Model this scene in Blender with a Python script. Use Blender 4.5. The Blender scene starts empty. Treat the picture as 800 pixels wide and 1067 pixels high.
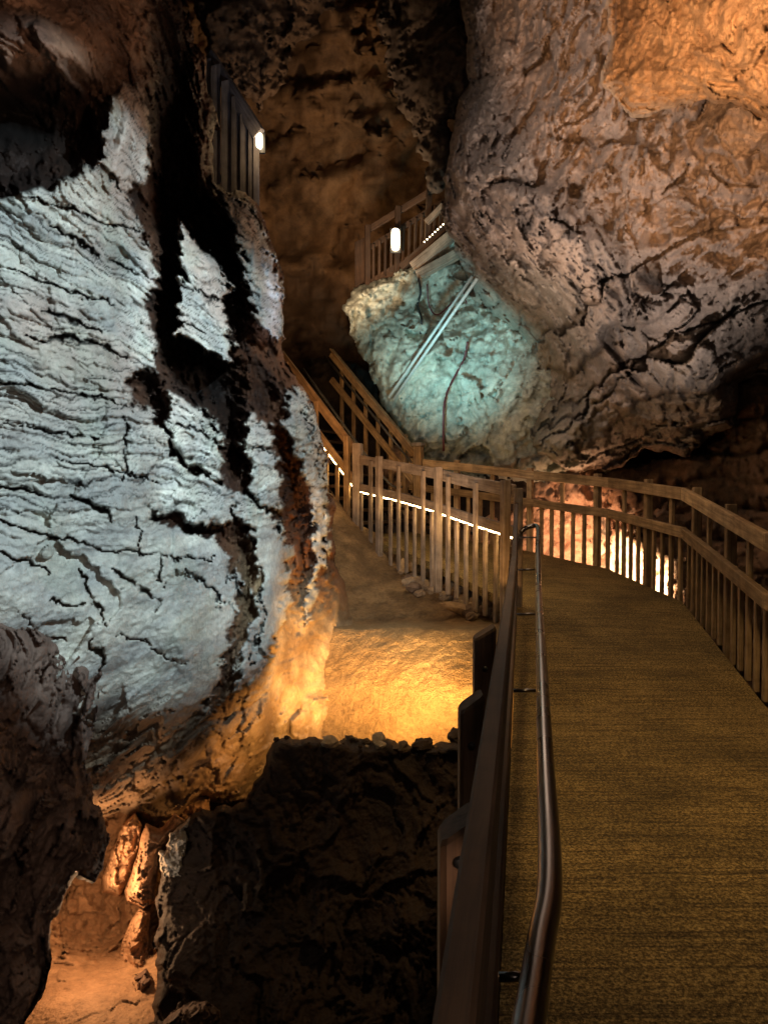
import bpy, math, random
import numpy as np
from mathutils import Vector, Matrix
random.seed(7)
C = bpy.context.scene.collection
sc = bpy.context.scene
PITCH = math.radians(-2.0)
F = 1067*26/36.0
CP, SP = math.cos(PITCH), math.sin(PITCH)

def at(px, py, d):
    """world point seen at photo pixel (px,py) at forward distance d (metres along +Y); camera eye = origin"""
    u = (px-400.0)/F; v = (533.5-py)/F
    y = CP - v*SP; z = SP + v*CP
    return Vector((u/y*d, d, z/y*d))

def at_np(X, Y, D):
    u = (X-400.0)/F; v = (533.5-Y)/F
    y = CP - v*SP; z = SP + v*CP
    return np.stack([u/y*D, D, z/y*D], -1)

# ------------------------------------------------------------------ noise
def _hash(ix, iy, iz, seed):
    h = (ix.astype(np.int64)*374761393 + iy.astype(np.int64)*668265263 + iz.astype(np.int64)*2147483647 + seed*1274126177) & 0xffffffff
    h = ((h ^ (h >> 13))*1274126177) & 0xffffffff
    h = ((h ^ (h >> 16))*2246822519) & 0xffffffff
    return (h ^ (h >> 15)) & 0xffffffff

def vnoise(P, seed=0):
    """gradient noise in about [-1,1]"""
    I = np.floor(P).astype(np.int64); f = P-I
    w = f*f*f*(f*(f*6-15)+10)
    out = 0
    for dx in (0, 1):
        for dy in (0, 1):
            for dz in (0, 1):
                h = _hash(I[..., 0]+dx, I[..., 1]+dy, I[..., 2]+dz, seed)
                gx = (h & 1023)/511.5-1; gy = ((h >> 10) & 1023)/511.5-1; gz = ((h >> 20) & 1023)/511.5-1
                dot = gx*(f[..., 0]-dx)+gy*(f[..., 1]-dy)+gz*(f[..., 2]-dz)
                wx = w[..., 0] if dx else 1-w[..., 0]
                wy = w[..., 1] if dy else 1-w[..., 1]
                wz = w[..., 2] if dz else 1-w[..., 2]
                out = out+dot*wx*wy*wz
    return out*1.5

def fbm(P, oct=5, seed=0, gain=.5):
    a = 1; s = 0; Q = P
    for i in range(oct):
        s = s+a*vnoise(Q, seed+i*17); a *= gain; Q = Q*2.03+3.7
    return s

def ridged(P, oct=4, seed=0):
    a = 1; s = 0; Q = P
    for i in range(oct):
        s = s+a*(1-2*np.abs(vnoise(Q, seed+i*13))); a *= .5; Q = Q*2.1+1.3
    return s

def facets(P, size, seed=0, tilt=.5):
    """chipped-rock relief: every Voronoi cell is a plane of its own. returns height (unit size) and edge closeness"""
    Q = P/size
    I = np.floor(Q).astype(np.int64)
    best = np.full(Q.shape[:-1], 9.); sec = best.copy(); hh = np.zeros_like(best)
    for dx in (-1, 0, 1):
        for dy in (-1, 0, 1):
            for dz in (-1, 0, 1):
                cx, cy, cz = I[..., 0]+dx, I[..., 1]+dy, I[..., 2]+dz
                h = _hash(cx, cy, cz, seed); h2 = _hash(cx, cy, cz, seed+5)
                jx = (h & 1023)/1023.; jy = ((h >> 10) & 1023)/1023.; jz = ((h >> 20) & 1023)/1023.
                vx = Q[..., 0]-(cx+jx); vy = Q[..., 1]-(cy+jy); vz = Q[..., 2]-(cz+jz)
                dd = np.sqrt(vx*vx+vy*vy+vz*vz)
                n1 = (h2 & 1023)/511.5-1; n2 = ((h2 >> 10) & 1023)/511.5-1; n3 = ((h2 >> 20) & 1023)/511.5-1
                val = n3*.35+tilt*(vx*n1+vz*n2)
                m = dd < best
                sec = np.where(m, best, np.minimum(sec, dd))
                hh = np.where(m, val, hh); best = np.where(m, dd, best)
    return hh*size, np.clip((sec-best)*6, 0, 1)

def sstep(a, b, x):
    t = np.clip((x-a)/(b-a), 0, 1)
    return t*t*(3-2*t)

def sdf(poly, X, Y):
    """signed distance in px, positive inside"""
    p = np.array(poly, float); n = len(p)
    d = np.full(X.shape, 1e9); inside = np.zeros(X.shape, bool)
    for i in range(n):
        a = p[i]; b = p[(i+1) % n]; e = b-a
        wx = X-a[0]; wy = Y-a[1]
        t = np.clip((wx*e[0]+wy*e[1])/max(e@e, 1e-9), 0, 1)
        d = np.minimum(d, (wx-t*e[0])**2+(wy-t*e[1])**2)
        c = ((a[1] <= Y) & (b[1] > Y)) | ((b[1] <= Y) & (a[1] > Y))
        if abs(e[1]) > 1e-9:
            xi = a[0]+(Y-a[1])/e[1]*e[0]
            inside ^= c & (X < xi)
    d = np.sqrt(d)
    return np.where(inside, d, -d)

def rbf(ctrl, X, Y, c=90.):
    A = np.array(ctrl, float); n = len(A)
    def phi(r2): return np.sqrt(r2+c*c)
    r2 = (A[:, None, 0]-A[None, :, 0])**2+(A[:, None, 1]-A[None, :, 1])**2
    K = np.zeros((n+1, n+1)); K[:n, :n] = phi(r2)+np.eye(n)*1e-6; K[:n, n] = 1; K[n, :n] = 1
    w = np.linalg.solve(K, np.append(A[:, 2], 0))
    out = np.full(X.shape, w[n])
    for i in range(n):
        out = out+w[i]*phi((X-A[i, 0])**2+(Y-A[i, 1])**2)
    return out

# ------------------------------------------------------------------ materials
def new_mat(name):
    m = bpy.data.materials.new(name); m.use_nodes = True
    nt = m.node_tree; b = nt.nodes['Principled BSDF']
    return m, nt, b
def N(nt, t, **kw):
    n = nt.nodes.new(t)
    for k, v in kw.items():
        if k in n.inputs: n.inputs[k].default_value = v
        else: setattr(n, k, v)
    return n
def ramp(nt, stops):
    r = nt.nodes.new('ShaderNodeValToRGB'); e = r.color_ramp.elements
    while len(e) < len(stops): e.new(.5)
    for i, (p, c) in enumerate(stops):
        e[i].position = p; e[i].color = (*c, 1)
    return r
def mixmul(nt, a, b, fac=1.0, mode='MULTIPLY'):
    m = nt.nodes.new('ShaderNodeMix'); m.data_type = 'RGBA'; m.blend_type = mode; m.inputs[0].default_value = fac
    nt.links.new(a, m.inputs[6]); nt.links.new(b, m.inputs[7]); return m.outputs[2]

def rock_material(name, bump=.5, scale=9, rough=.8, spec=.25, dist=.03, var=(.7, 1.2)):
    m, nt, b = new_mat(name); L = nt.links
    tc = N(nt, 'ShaderNodeTexCoord')
    at_ = N(nt, 'ShaderNodeAttribute', attribute_name='col')
    n1 = N(nt, 'ShaderNodeTexNoise', Scale=scale, Detail=12, Roughness=.68, Distortion=.4)
    n2 = N(nt, 'ShaderNodeTexNoise', Scale=scale*.23, Detail=8, Roughness=.6)
    n3 = N(nt, 'ShaderNodeTexMusgrave') if False else N(nt, 'ShaderNodeTexVoronoi', Scale=scale*3.1)
    for n in (n1, n2, n3): L.new(tc.outputs['Object'], n.inputs['Vector'])
    r = ramp(nt, [(.3, (var[0],)*3), (.5, (.95,)*3), (.72, (var[1],)*3)])
    L.new(n1.outputs[0], r.inputs[0])
    r2 = ramp(nt, [(.3, (.82, .8, .78)), (.7, (1.12, 1.11, 1.09))])
    L.new(n2.outputs[0], r2.inputs[0])
    c = mixmul(nt, at_.outputs['Color'], r.outputs[0]); c = mixmul(nt, c, r2.outputs[0])
    L.new(c, b.inputs['Base Color'])
    b.inputs['Roughness'].default_value = rough; b.inputs['Specular IOR Level'].default_value = spec
    mm = nt.nodes.new('ShaderNodeMath'); mm.operation = 'MULTIPLY_ADD'; mm.inputs[1].default_value = .25
    L.new(n3.outputs['Distance'], mm.inputs[0]); L.new(n1.outputs[0], mm.inputs[2])
    bp = N(nt, 'ShaderNodeBump', Strength=bump, Distance=dist)
    n4 = N(nt, 'ShaderNodeTexNoise', Scale=scale*4.5, Detail=6, Roughness=.75); L.new(tc.outputs['Object'], n4.inputs['Vector'])
    bp4 = N(nt, 'ShaderNodeBump', Strength=bump, Distance=dist*.35); L.new(n4.outputs[0], bp4.inputs['Height']); L.new(bp4.outputs[0], bp.inputs['Normal'])
    L.new(mm.outputs[0], bp.inputs['Height']); L.new(bp.outputs[0], b.inputs['Normal'])
    return m

M_rock = rock_material('rough_rock', .9, 14, .75, .35, .02)
M_lime = rock_material('layered_limestone', .8, 22, .7, .35, .013, (.72, 1.2))
M_shot = rock_material('sprayed_render', 1.0, 20, .6, .35, .055, (.6, 1.3))
M_stone = rock_material('loose_stone', .6, 30, .8, .2, .02)

def wood_material(name, dark, light, rough=.7):
    m, nt, b = new_mat(name); L = nt.links
    tc = N(nt, 'ShaderNodeTexCoord'); oi = N(nt, 'ShaderNodeObjectInfo')
    ad = nt.nodes.new('ShaderNodeVectorMath'); ad.operation = 'MULTIPLY_ADD'
    L.new(tc.outputs['Object'], ad.inputs[0]); ad.inputs[1].default_value = (1.2, 22, 22)
    L.new(oi.outputs['Random'], ad.inputs[2])
    sc_ = nt.nodes.new('ShaderNodeVectorMath'); sc_.operation = 'ADD'
    cmb = N(nt, 'ShaderNodeCombineXYZ'); mu = nt.nodes.new('ShaderNodeMath'); mu.operation = 'MULTIPLY'; mu.inputs[1].default_value = 57
    L.new(oi.outputs['Random'], mu.inputs[0]); L.new(mu.outputs[0], cmb.inputs[0]); L.new(mu.outputs[0], cmb.inputs[1])
    L.new(ad.outputs[0], sc_.inputs[0]); L.new(cmb.outputs[0], sc_.inputs[1])
    n = N(nt, 'ShaderNodeTexNoise', Scale=1.6, Detail=9, Roughness=.65, Distortion=.6)
    L.new(sc_.outputs[0], n.inputs['Vector'])
    r = ramp(nt, [(.28, dark), (.5, tuple((a+c)/2 for a, c in zip(dark, light))), (.72, light)])
    L.new(n.outputs[0], r.inputs[0])
    n2 = N(nt, 'ShaderNodeTexNoise', Scale=5, Detail=5, Roughness=.6)
    L.new(tc.outputs['Object'], n2.inputs['Vector'])
    r2 = ramp(nt, [(.3, (.55, .52, .5)), (.65, (1.15, 1.12, 1.1))]); L.new(n2.outputs[0], r2.inputs[0])
    c = mixmul(nt, r.outputs[0], r2.outputs[0])
    r3 = ramp(nt, [(0, (.7, .68, .66)), (1, (1.2, 1.2, 1.2))]); L.new(oi.outputs['Random'], r3.inputs[0])
    c = mixmul(nt, c, r3.outputs[0])
    L.new(c, b.inputs['Base Color']); b.inputs['Roughness'].default_value = rough
    b.inputs['Specular IOR Level'].default_value = .3
    bp = N(nt, 'ShaderNodeBump', Strength=.5, Distance=.006)
    L.new(n.outputs[0], bp.inputs['Height']); L.new(bp.outputs[0], b.inputs['Normal'])
    return m
M_wood = wood_material('weathered_timber', (.14, .09, .045), (.50, .35, .19))
M_post = wood_material('rough_brown_timber', (.05, .03, .016), (.17, .10, .055))
M_wood_grey = wood_material('grey_timber', (.13, .10, .075), (.40, .33, .26))
M_wood_dark = wood_material('dark_timber', (.022, .012, .007), (.07, .04, .022), .7)
M_wood_blue = wood_material('old_grey_planks', (.05, .05, .06), (.16, .165, .19))

def simple(name, col, rough=.5, metal=0, emit=None, es=0):
    m, nt, b = new_mat(name)
    n = N(nt, 'ShaderNodeTexNoise', Scale=40, Detail=4)
    tc = N(nt, 'ShaderNodeTexCoord'); nt.links.new(tc.outputs['Object'], n.inputs['Vector'])
    r = ramp(nt, [(.3, tuple(c*.8 for c in col)), (.7, tuple(min(1, c*1.1) for c in col))])
    nt.links.new(n.outputs[0], r.inputs[0]); nt.links.new(r.outputs[0], b.inputs['Base Color'])
    rr = ramp(nt, [(.3, (rough*.8,)*3), (.7, (min(1, rough*1.3),)*3)])
    nt.links.new(n.outputs[0], rr.inputs[0]); nt.links.new(rr.outputs[0], b.inputs['Roughness'])
    b.inputs['Metallic'].default_value = metal
    if emit:
        b.inputs['Emission Color'].default_value = (*emit, 1); b.inputs['Emission Strength'].default_value = es
    return m
M_steel = simple('dark_steel', (.16, .15, .15), .28, 1)
M_steel.node_tree.nodes['Noise Texture'].inputs['Scale'].default_value = 3
M_darkrail = simple('dark_painted_metal', (.05, .045, .04), .4)
M_black = simple('black_fitting', (.02, .02, .02), .5)
M_pipe = simple('pale_pipe', (.45, .5, .48), .4)
M_cable = simple('dark_red_cable', (.09, .015, .02), .5)
M_led = simple('led_strip', (.8, .7, .5), .5, 0, (1, .68, .28), 26)
M_lamp = simple('lamp_glass', (.9, .85, .75), .3, 0, (1, .78, .5), 13)
M_wire = simple('black_cable', (.02, .02, .02), .6)

def deck_material():
    m, nt, b = new_mat('grit_walkway_surface'); L = nt.links
    tc = N(nt, 'ShaderNodeTexCoord')
    n1 = N(nt, 'ShaderNodeTexNoise', Scale=75, Detail=5, Roughness=.85)
    n2 = N(nt, 'ShaderNodeTexNoise', Scale=1.7, Detail=6, Roughness=.6)
    mp = N(nt, 'ShaderNodeMapping'); mp.inputs['Rotation'].default_value = (0, 0, math.radians(10.5)); mp.inputs['Scale'].default_value = (1.6, 55, 1)
    n3 = N(nt, 'ShaderNodeTexNoise', Scale=1, Detail=5, Roughness=.7)
    L.new(tc.outputs['Object'], n1.inputs['Vector']); L.new(tc.outputs['Object'], n2.inputs['Vector'])
    L.new(tc.outputs['Object'], mp.inputs['Vector']); L.new(mp.outputs[0], n3.inputs['Vector'])
    r1 = ramp(nt, [(.4, (.04, .026, .008)), (.5, (.175, .122, .042)), (.61, (.48, .36, .15))]); L.new(n1.outputs[0], r1.inputs[0])
    r2 = ramp(nt, [(.32, (.55, .53, .5)), (.7, (1.2, 1.15, 1.1))]); L.new(n2.outputs[0], r2.inputs[0])
    r3 = ramp(nt, [(.36, (.42, .4, .38)), (.5, (1.0, .98, .95)), (.66, (1.25, 1.22, 1.15))]); L.new(n3.outputs[0], r3.inputs[0])
    c = mixmul(nt, r1.outputs[0], r2.outputs[0]); c = mixmul(nt, c, r3.outputs[0])
    L.new(c, b.inputs['Base Color']); b.inputs['Roughness'].default_value = .85; b.inputs['Specular IOR Level'].default_value = .3
    bp = N(nt, 'ShaderNodeBump', Strength=.9, Distance=.008); L.new(n1.outputs[0], bp.inputs['Height'])
    bp2 = N(nt, 'ShaderNodeBump', Strength=.4, Distance=.01); L.new(n3.outputs[0], bp2.inputs['Height'])
    L.new(bp.outputs[0], bp2.inputs['Normal']); L.new(bp2.outputs[0], b.inputs['Normal'])
    return m
M_deck = deck_material()

# ------------------------------------------------------------------ object helpers
def tag(o, label=None, cat=None, group=None, kind=None):
    if label: o['label'] = label
    if cat: o['category'] = cat
    if group: o['group'] = group
    if kind: o['kind'] = kind
    return o
def empty(name, loc=(0, 0, 0)):
    o = bpy.data.objects.new(name, None); o.location = loc; C.objects.link(o); return o
def put(o, parent):
    """parent keeping the world placement"""
    o.parent = parent
    if parent is not None: o.matrix_parent_inverse = Matrix.Translation(parent.location).inverted()
    return o
def mesh_obj(name, V, Fc, mat, parent=None, smooth=True, col=None):
    me = bpy.data.meshes.new(name)
    V = np.asarray(V, np.float32).reshape(-1, 3); Fc = [np.asarray(Fc)] if isinstance(Fc, np.ndarray) else [np.asarray(f) for f in Fc]
    k = [f.shape[1] for f in Fc if len(f)]; Fc = [f for f in Fc if len(f)]
    me.vertices.add(len(V)); me.vertices.foreach_set('co', V.ravel())
    tot = sum(f.size for f in Fc); me.loops.add(tot); me.loops.foreach_set('vertex_index', np.concatenate([f.ravel() for f in Fc]).astype(np.int32))
    cnt = np.concatenate([np.full(len(f), f.shape[1]) for f in Fc]); st = np.concatenate([[0], np.cumsum(cnt)[:-1]])
    me.polygons.add(len(cnt)); me.polygons.foreach_set('loop_start', st.astype(np.int32)); me.polygons.foreach_set('loop_total', cnt.astype(np.int32))
    me.update(calc_edges=True); me.validate()
    me.polygons.foreach_set('use_smooth', [smooth]*len(me.polygons))
    if col is not None:
        a = me.color_attributes.new('col', 'FLOAT_COLOR', 'POINT')
        a.data.foreach_set('color', np.concatenate([col, np.ones((len(col), 1))], 1).astype(np.float32).ravel())
    me.materials.append(mat)
    o = bpy.data.objects.new(name, me); C.objects.link(o)
    if parent: put(o, parent)
    return o

def member(name, p0, p1, w, h, mat, parent, bev=.006, up=(0, 0, 1), tops=0.0):
    """timber from p0 to p1, local x along its length; w across, h in the 'up' direction. tops = slanted cut of the end"""
    p0 = Vector(p0); p1 = Vector(p1); d = p1-p0; L = d.length; x = d.normalized()
    u = Vector(up)
    if abs(x.dot(u)) > .95: u = Vector((-.187, .98, 0)) if up == (0, 0, 1) else u
    y = u.cross(x).normalized(); z = x.cross(y)
    b = min(bev, w*.25, h*.25)
    prof = [(-w/2+b, -h/2), (w/2-b, -h/2), (w/2, -h/2+b), (w/2, h/2-b), (w/2-b, h/2), (-w/2+b, h/2), (-w/2, h/2-b), (-w/2, -h/2+b)]
    V = []; 
    xs = [(-L/2, .9), (-L/2+b, 1), (L/2-b, 1), (L/2, .9)]
    for k, (xx, s) in enumerate(xs):
        for (a, c) in prof:
            V.append((xx+(tops*(a/w) if k >= 2 else 0), a*s, c*s))
    Q = []
    for k in range(3):
        for i in range(8):
            j = (i+1) % 8; Q.append((k*8+i, k*8+j, (k+1)*8+j, (k+1)*8+i))
    o = mesh_obj(name, V, [np.array(Q), np.array([[7-i for i in range(8)], [24+i for i in range(8)]])], mat, None, smooth=False)
    m = Matrix((x, y, z)).transposed().to_4x4(); m.translation = (p0+p1)/2
    if parent is not None:
        o.parent = parent; o.matrix_parent_inverse = Matrix.Translation(parent.location).inverted()
    o.matrix_basis = m
    return o

def tube(name, pts, r, mat, parent=None, seg=14, sub=6):
    P = [Vector(p) for p in pts]
    if sub > 1 and len(P) > 2:
        Q = [P[0]]
        for i in range(len(P)-1):
            a = P[max(i-1, 0)]; b = P[i]; c = P[i+1]; d = P[min(i+2, len(P)-1)]
            for k in range(1, sub+1):
                t = k/sub
                Q.append(.5*((2*b)+(c-a)*t+(2*a-5*b+4*c-d)*t*t+(3*b-a-3*c+d)*t**3))
        P = Q
    V = []; Q = []
    for i, p in enumerate(P):
        t = (P[min(i+1, len(P)-1)]-P[max(i-1, 0)]).normalized()
        u = Vector((0, 0, 1)) if abs(t.z) < .9 else Vector((1, 0, 0))
        a = t.cross(u).normalized(); b = a.cross(t)
        for k in range(seg):
            an = 2*math.pi*k/seg; V.append(p+a*math.cos(an)*r+b*math.sin(an)*r)
    for i in range(len(P)-1):
        for k in range(seg):
            j = (k+1) % seg; Q.append((i*seg+k, i*seg+j, (i+1)*seg+j, (i+1)*seg+k))
    caps = np.array([[k for k in range(seg)][::-1], [(len(P)-1)*seg+k for k in range(seg)]])
    return mesh_obj(name, V, [np.array(Q), caps], mat, parent)

def boxes(name, blist, mat, parent=None):
    """list of (centre, (sx,sy,sz), rotz) merged in ONE mesh"""
    V = []; Q = []
    for (c, s, rz) in blist:
        n = len(V); R_ = Matrix.Rotation(rz, 3, 'Z')
        for dx in (-.5, .5):
            for dy in (-.5, .5):
                for dz in (-.5, .5): V.append(Vector(c)+R_ @ Vector((dx*s[0], dy*s[1], dz*s[2])))
        Q += [[n+i for i in f] for f in ((0, 1, 3, 2), (4, 6, 7, 5), (0, 4, 5, 1), (2, 3, 7, 6), (0, 2, 6, 4), (1, 5, 7, 3))]
    return mesh_obj(name, V, np.array(Q), mat, parent, smooth=False)

# ------------------------------------------------------------------ rock sheets
def rock(name, poly, ctrl, relief, color, mat, step=2.0, rough=6, rfreq=3., edge=(30, .8), thick=1.5, kind='structure', label=None, cat=None, group=None, c=90., parent=None):
    p = np.array(poly, float)
    x0, y0 = p.min(0)-12; x1, y1 = p.max(0)+12
    xs = np.arange(x0, x1, step); ys = np.arange(y0, y1, step)
    X, Y = np.meshgrid(xs, ys)
    D = rbf(ctrl, X, Y, c)
    W = at_np(X, Y, D)
    wx = fbm(W*rfreq, 4, 101)*rough; wy = fbm(W*rfreq, 4, 202)*rough
    S = sdf(poly, X+wx, Y+wy)
    ins = S >= 0
    gy, gx = np.gradient(S, step); g2 = np.maximum(gx*gx+gy*gy, .15)
    near = ins.copy()
    for a in (-1, 0, 1):
        for b in (-1, 0, 1): near |= np.roll(np.roll(ins, a, 0), b, 1)
    bd = near & ~ins
    mv = np.clip(-S/g2, 0, step*1.3)
    X2 = np.where(bd, X+gx*mv, X); Y2 = np.where(bd, Y+gy*mv, Y)
    Sc = np.maximum(S, 0)
    e = np.clip(Sc/edge[0], 0, 1)
    D = D+edge[1]*(1-np.sqrt(np.clip(1-(1-e)**2, 0, 1)))
    W = at_np(X2, Y2, D)
    rel = relief(W, X2, Y2)
    info = None
    if isinstance(rel, tuple): rel, info = rel
    D2 = D-rel
    W2 = at_np(X2, Y2, D2)
    colr = color(W, X2, Y2, rel, info)
    idx = -np.ones(X.shape, int)
    q = near[:-1, :-1] & near[1:, :-1] & near[:-1, 1:] & near[1:, 1:]
    used = np.zeros(X.shape, bool)
    used[:-1, :-1] |= q; used[1:, :-1] |= q; used[:-1, 1:] |= q; used[1:, 1:] |= q
    idx[used] = np.arange(used.sum())
    V = W2[used]; Cc = colr[used]
    a = idx[:-1, :-1][q]; b = idx[:-1, 1:][q]; c_ = idx[1:, 1:][q]; d = idx[1:, :-1][q]
    Q = np.stack([d, c_, b, a], 1)
    # skirt: the rim carried away from the eye so that the rock has a body
    E = np.concatenate([Q[:, [0, 1]], Q[:, [1, 2]], Q[:, [2, 3]], Q[:, [3, 0]]])
    key = E[:, 0].astype(np.int64)*10**7+E[:, 1]; rk = E[:, 1].astype(np.int64)*10**7+E[:, 0]
    B = E[~np.isin(key, rk)]
    bv = np.unique(B); mp = -np.ones(len(V), int)
    cen = V[bv].mean(0); vs = []; cs = []; n0 = len(V); prev = bv; faces = []
    pm = np.arange(len(V))
    for k, t in enumerate((.12, .45, 1.0)):
        vv = V[bv]; dist = np.linalg.norm(vv, axis=1, keepdims=True)
        nv = vv*(1+thick*t/dist); ax = (cen-vv); nv = nv+ax*(.03*t)+(fbm(vv*3, 3, 7+k)*thick*.06)[:, None]*np.array([[0, 1, 0]])
        nm = pm.copy(); nm[bv] = n0+np.arange(len(bv)); n0 += len(bv)
        faces.append(np.stack([pm[B[:, 1]], pm[B[:, 0]], nm[B[:, 0]], nm[B[:, 1]]], 1)); vs.append(nv); cs.append(Cc[bv]); pm = nm
    V = np.concatenate([V]+vs); Cc = np.concatenate([Cc]+cs); Q = np.concatenate([Q]+faces)
    o = mesh_obj(name, V, Q, mat, parent, True, np.clip(Cc, 0, 1))
    tag(o, label, cat, group, kind)
    return o

def mixc(a, b, t):
    return np.array(a)*(1-t[..., None])+np.array(b)*t[..., None]

def generic_relief(amp=.25, size=.9, fsize=.45, seed=0, ax=(1, 1, 1), fine=.05, crk=.6):
    axn = np.array(ax)
    def f(W, X, Y):
        wp = np.stack([fbm(W*1.3, 3, seed+1), fbm(W*1.3, 3, seed+2), fbm(W*1.3, 3, seed+3)], -1)*.3
        wq = np.stack([fbm(W*7, 3, seed+6), fbm(W*7, 3, seed+7), fbm(W*7, 3, seed+8)], -1)*.035*min(1, fsize/.3)
        Wp = (W+wp+wq)*axn
        big = fbm(Wp/size, 5, seed+5)*amp
        h1, e1 = facets(Wp, fsize, seed+9, 1.0); h2, e2 = facets(Wp+h1[..., None], fsize*.42, seed+11, 1.1); h3, e3 = facets(Wp+h2[..., None], fsize*.17, seed+13, 1.2)
        m1 = sstep(.0, .5, fbm(W*1.1, 3, seed+70))*crk; m2 = sstep(.05, .5, fbm(W*2.3, 3, seed+71))*crk
        pit = sstep(.35, .8, fbm(W*8, 4, seed+33)*sstep(-.2, .4, vnoise(W*1.1, seed+34)))
        r = big+h1*.55+h2*.58+h3*.5+fbm(W*9, 5, seed+31, .62)*fine*.45-pit*fine*.8
        r = r-.10*(1-e1)*fsize*m1-.06*(1-e2)*fsize*m2
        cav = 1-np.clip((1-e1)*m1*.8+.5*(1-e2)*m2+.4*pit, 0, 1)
        return r, cav
    return f
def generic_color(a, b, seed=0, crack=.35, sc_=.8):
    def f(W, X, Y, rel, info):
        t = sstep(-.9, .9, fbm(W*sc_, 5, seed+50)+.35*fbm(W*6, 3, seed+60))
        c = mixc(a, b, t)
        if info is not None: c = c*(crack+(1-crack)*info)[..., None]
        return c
    return f

# ---- the big layered wall on the left
SLABS = [
 [(-400, 215), (0, 205), (60, 192), (104, 165), (112, 105), (128, 84), (146, 88), (158, 150), (156, 189), (131, 196), (143, 226), (158, 262), (161, 286), (151, 330), (163, 348), (160, 388), (139, 392), (140, 418), (160, 428), (172, 455), (176, 472), (206, 492), (232, 503), (242, 522), (240, 548), (222, 547), (165, 538), (100, 520), (-400, 510)],
 [(-400, 480), (100, 500), (150, 522), (162, 543), (225, 562), (250, 600), (252, 630), (240, 665), (232, 700), (212, 742), (120, 800), (-400, 800)],
 [(188, 226), (182, 252), (190, 300), (183, 348), (206, 357), (241, 380), (245, 368), (236, 330), (241, 300), (226, 268), (206, 256), (196, 238)],
 [(226, 196), (258, 212), (276, 240), (296, 300), (300, 340), (291, 354), (270, 341), (258, 300), (249, 250)],
 [(174, 405), (206, 420), (232, 448), (233, 492), (222, 502), (196, 480), (172, 462), (176, 435)],
 [(257, 430), (283, 438), (286, 465), (294, 500), (292, 532), (268, 522), (260, 512), (254, 470)],
 [(296, 405), (318, 408), (334, 440), (343, 500), (343, 565), (331, 622), (318, 660), (316, 620), (328, 585), (326, 530), (311, 480), (296, 440)],
 [(243, 532), (292, 548), (303, 580), (298, 645), (281, 692), (240, 726), (246, 700), (262, 650), (272, 600), (266, 565)],
 [(205, 500), (250, 512), (290, 538), (285, 552), (246, 540), (238, 522)],
]
CRACKS = [
 ([(-40, 535), (0, 542), (22, 549), (52, 560), (87, 566), (109, 575), (140, 575), (175, 580), (222, 583)], 1.6), ([(74, 518), (88, 523), (100, 527), (112, 536), (116, 545)], 3.2),
 ([(112, 597), (128, 603), (140, 608), (156, 617), (167, 628), (162, 640)], 2.8), ([(-20, 570), (0, 573), (26, 582), (52, 601)], 1.6), ([(83, 592), (92, 612), (94, 630), (105, 639), (110, 654)], 2.0),
 ([(93, 664), (105, 682), (107, 702)], 3.0), ([(48, 625), (79, 632), (94, 634)], 1.3), ([(192, 595), (219, 612), (232, 630)], 1.8), ([(240, 598), (250, 618), (252, 640), (244, 660)], 3.0),
 ([(-20, 500), (0, 505), (26, 510), (48, 514)], 2.2), ([(26, 350), (60, 351), (87, 355), (112, 362), (133, 374)], 2.6), ([(129, 430), (133, 464), (131, 500)], 1.4), ([(166, 577), (168, 612)], 1.2),
 ([(57, 477), (100, 486), (136, 494), (170, 505)], 1.3), ([(60, 158), (84, 162), (104, 173), (116, 184), (126, 200)], 4.2), ([(50, 235), (80, 250), (100, 265), (135, 281), (157, 290)], 2.3), ([(10, 280), (60, 300), (120, 318)], 1.6),
 ([(45, 320), (80, 337), (110, 345)], 2.4), ([(-20, 395), (30, 400), (80, 412), (150, 424)], 1.5), ([(0, 440), (50, 452), (104, 460)], 1.3), ([(140, 540), (146, 560), (143, 580)], 1.3), ([(30, 205), (70, 215), (110, 232), (150, 240)], 1.8),
 ([(190, 300), (214, 305), (240, 318)], 2.0), ([(186, 335), (214, 345)], 2.0), ([(176, 440), (204, 447), (232, 463)], 2.0), ([(262, 470), (276, 466), (288, 480)], 1.6), ([(312, 422), (322, 440), (330, 470), (332, 500)], 1.8),
 ([(214, 420), (210, 445), (222, 452)], 1.4), ([(120, 660), (150, 668), (166, 682), (190, 690)], 1.3), ([(20, 640), (44, 660), (70, 668)], 1.2), ([(268, 600), (276, 640), (262, 690)], 1.5)]
def crack_mask(X, Y, lines=CRACKS):
    m = np.zeros(X.shape)
    for pts, w in lines:
        n = len(pts)
        for k in range(n-1):
            a = np.array(pts[k], float); e = np.array(pts[k+1], float)-a
            t = np.clip(((X-a[0])*e[0]+(Y-a[1])*e[1])/(e@e), 0, 1)
            u = (k+t)/(n-1); ww = w*.85*(.35+.65*np.sin(np.pi*np.clip(u, 0, 1))**.6)
            d = np.sqrt((X-a[0]-t*e[0])**2+(Y-a[1]-t*e[1])**2)
            m = np.maximum(m, 1-sstep(.45, 1.25, d/ww))
    return m
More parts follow.
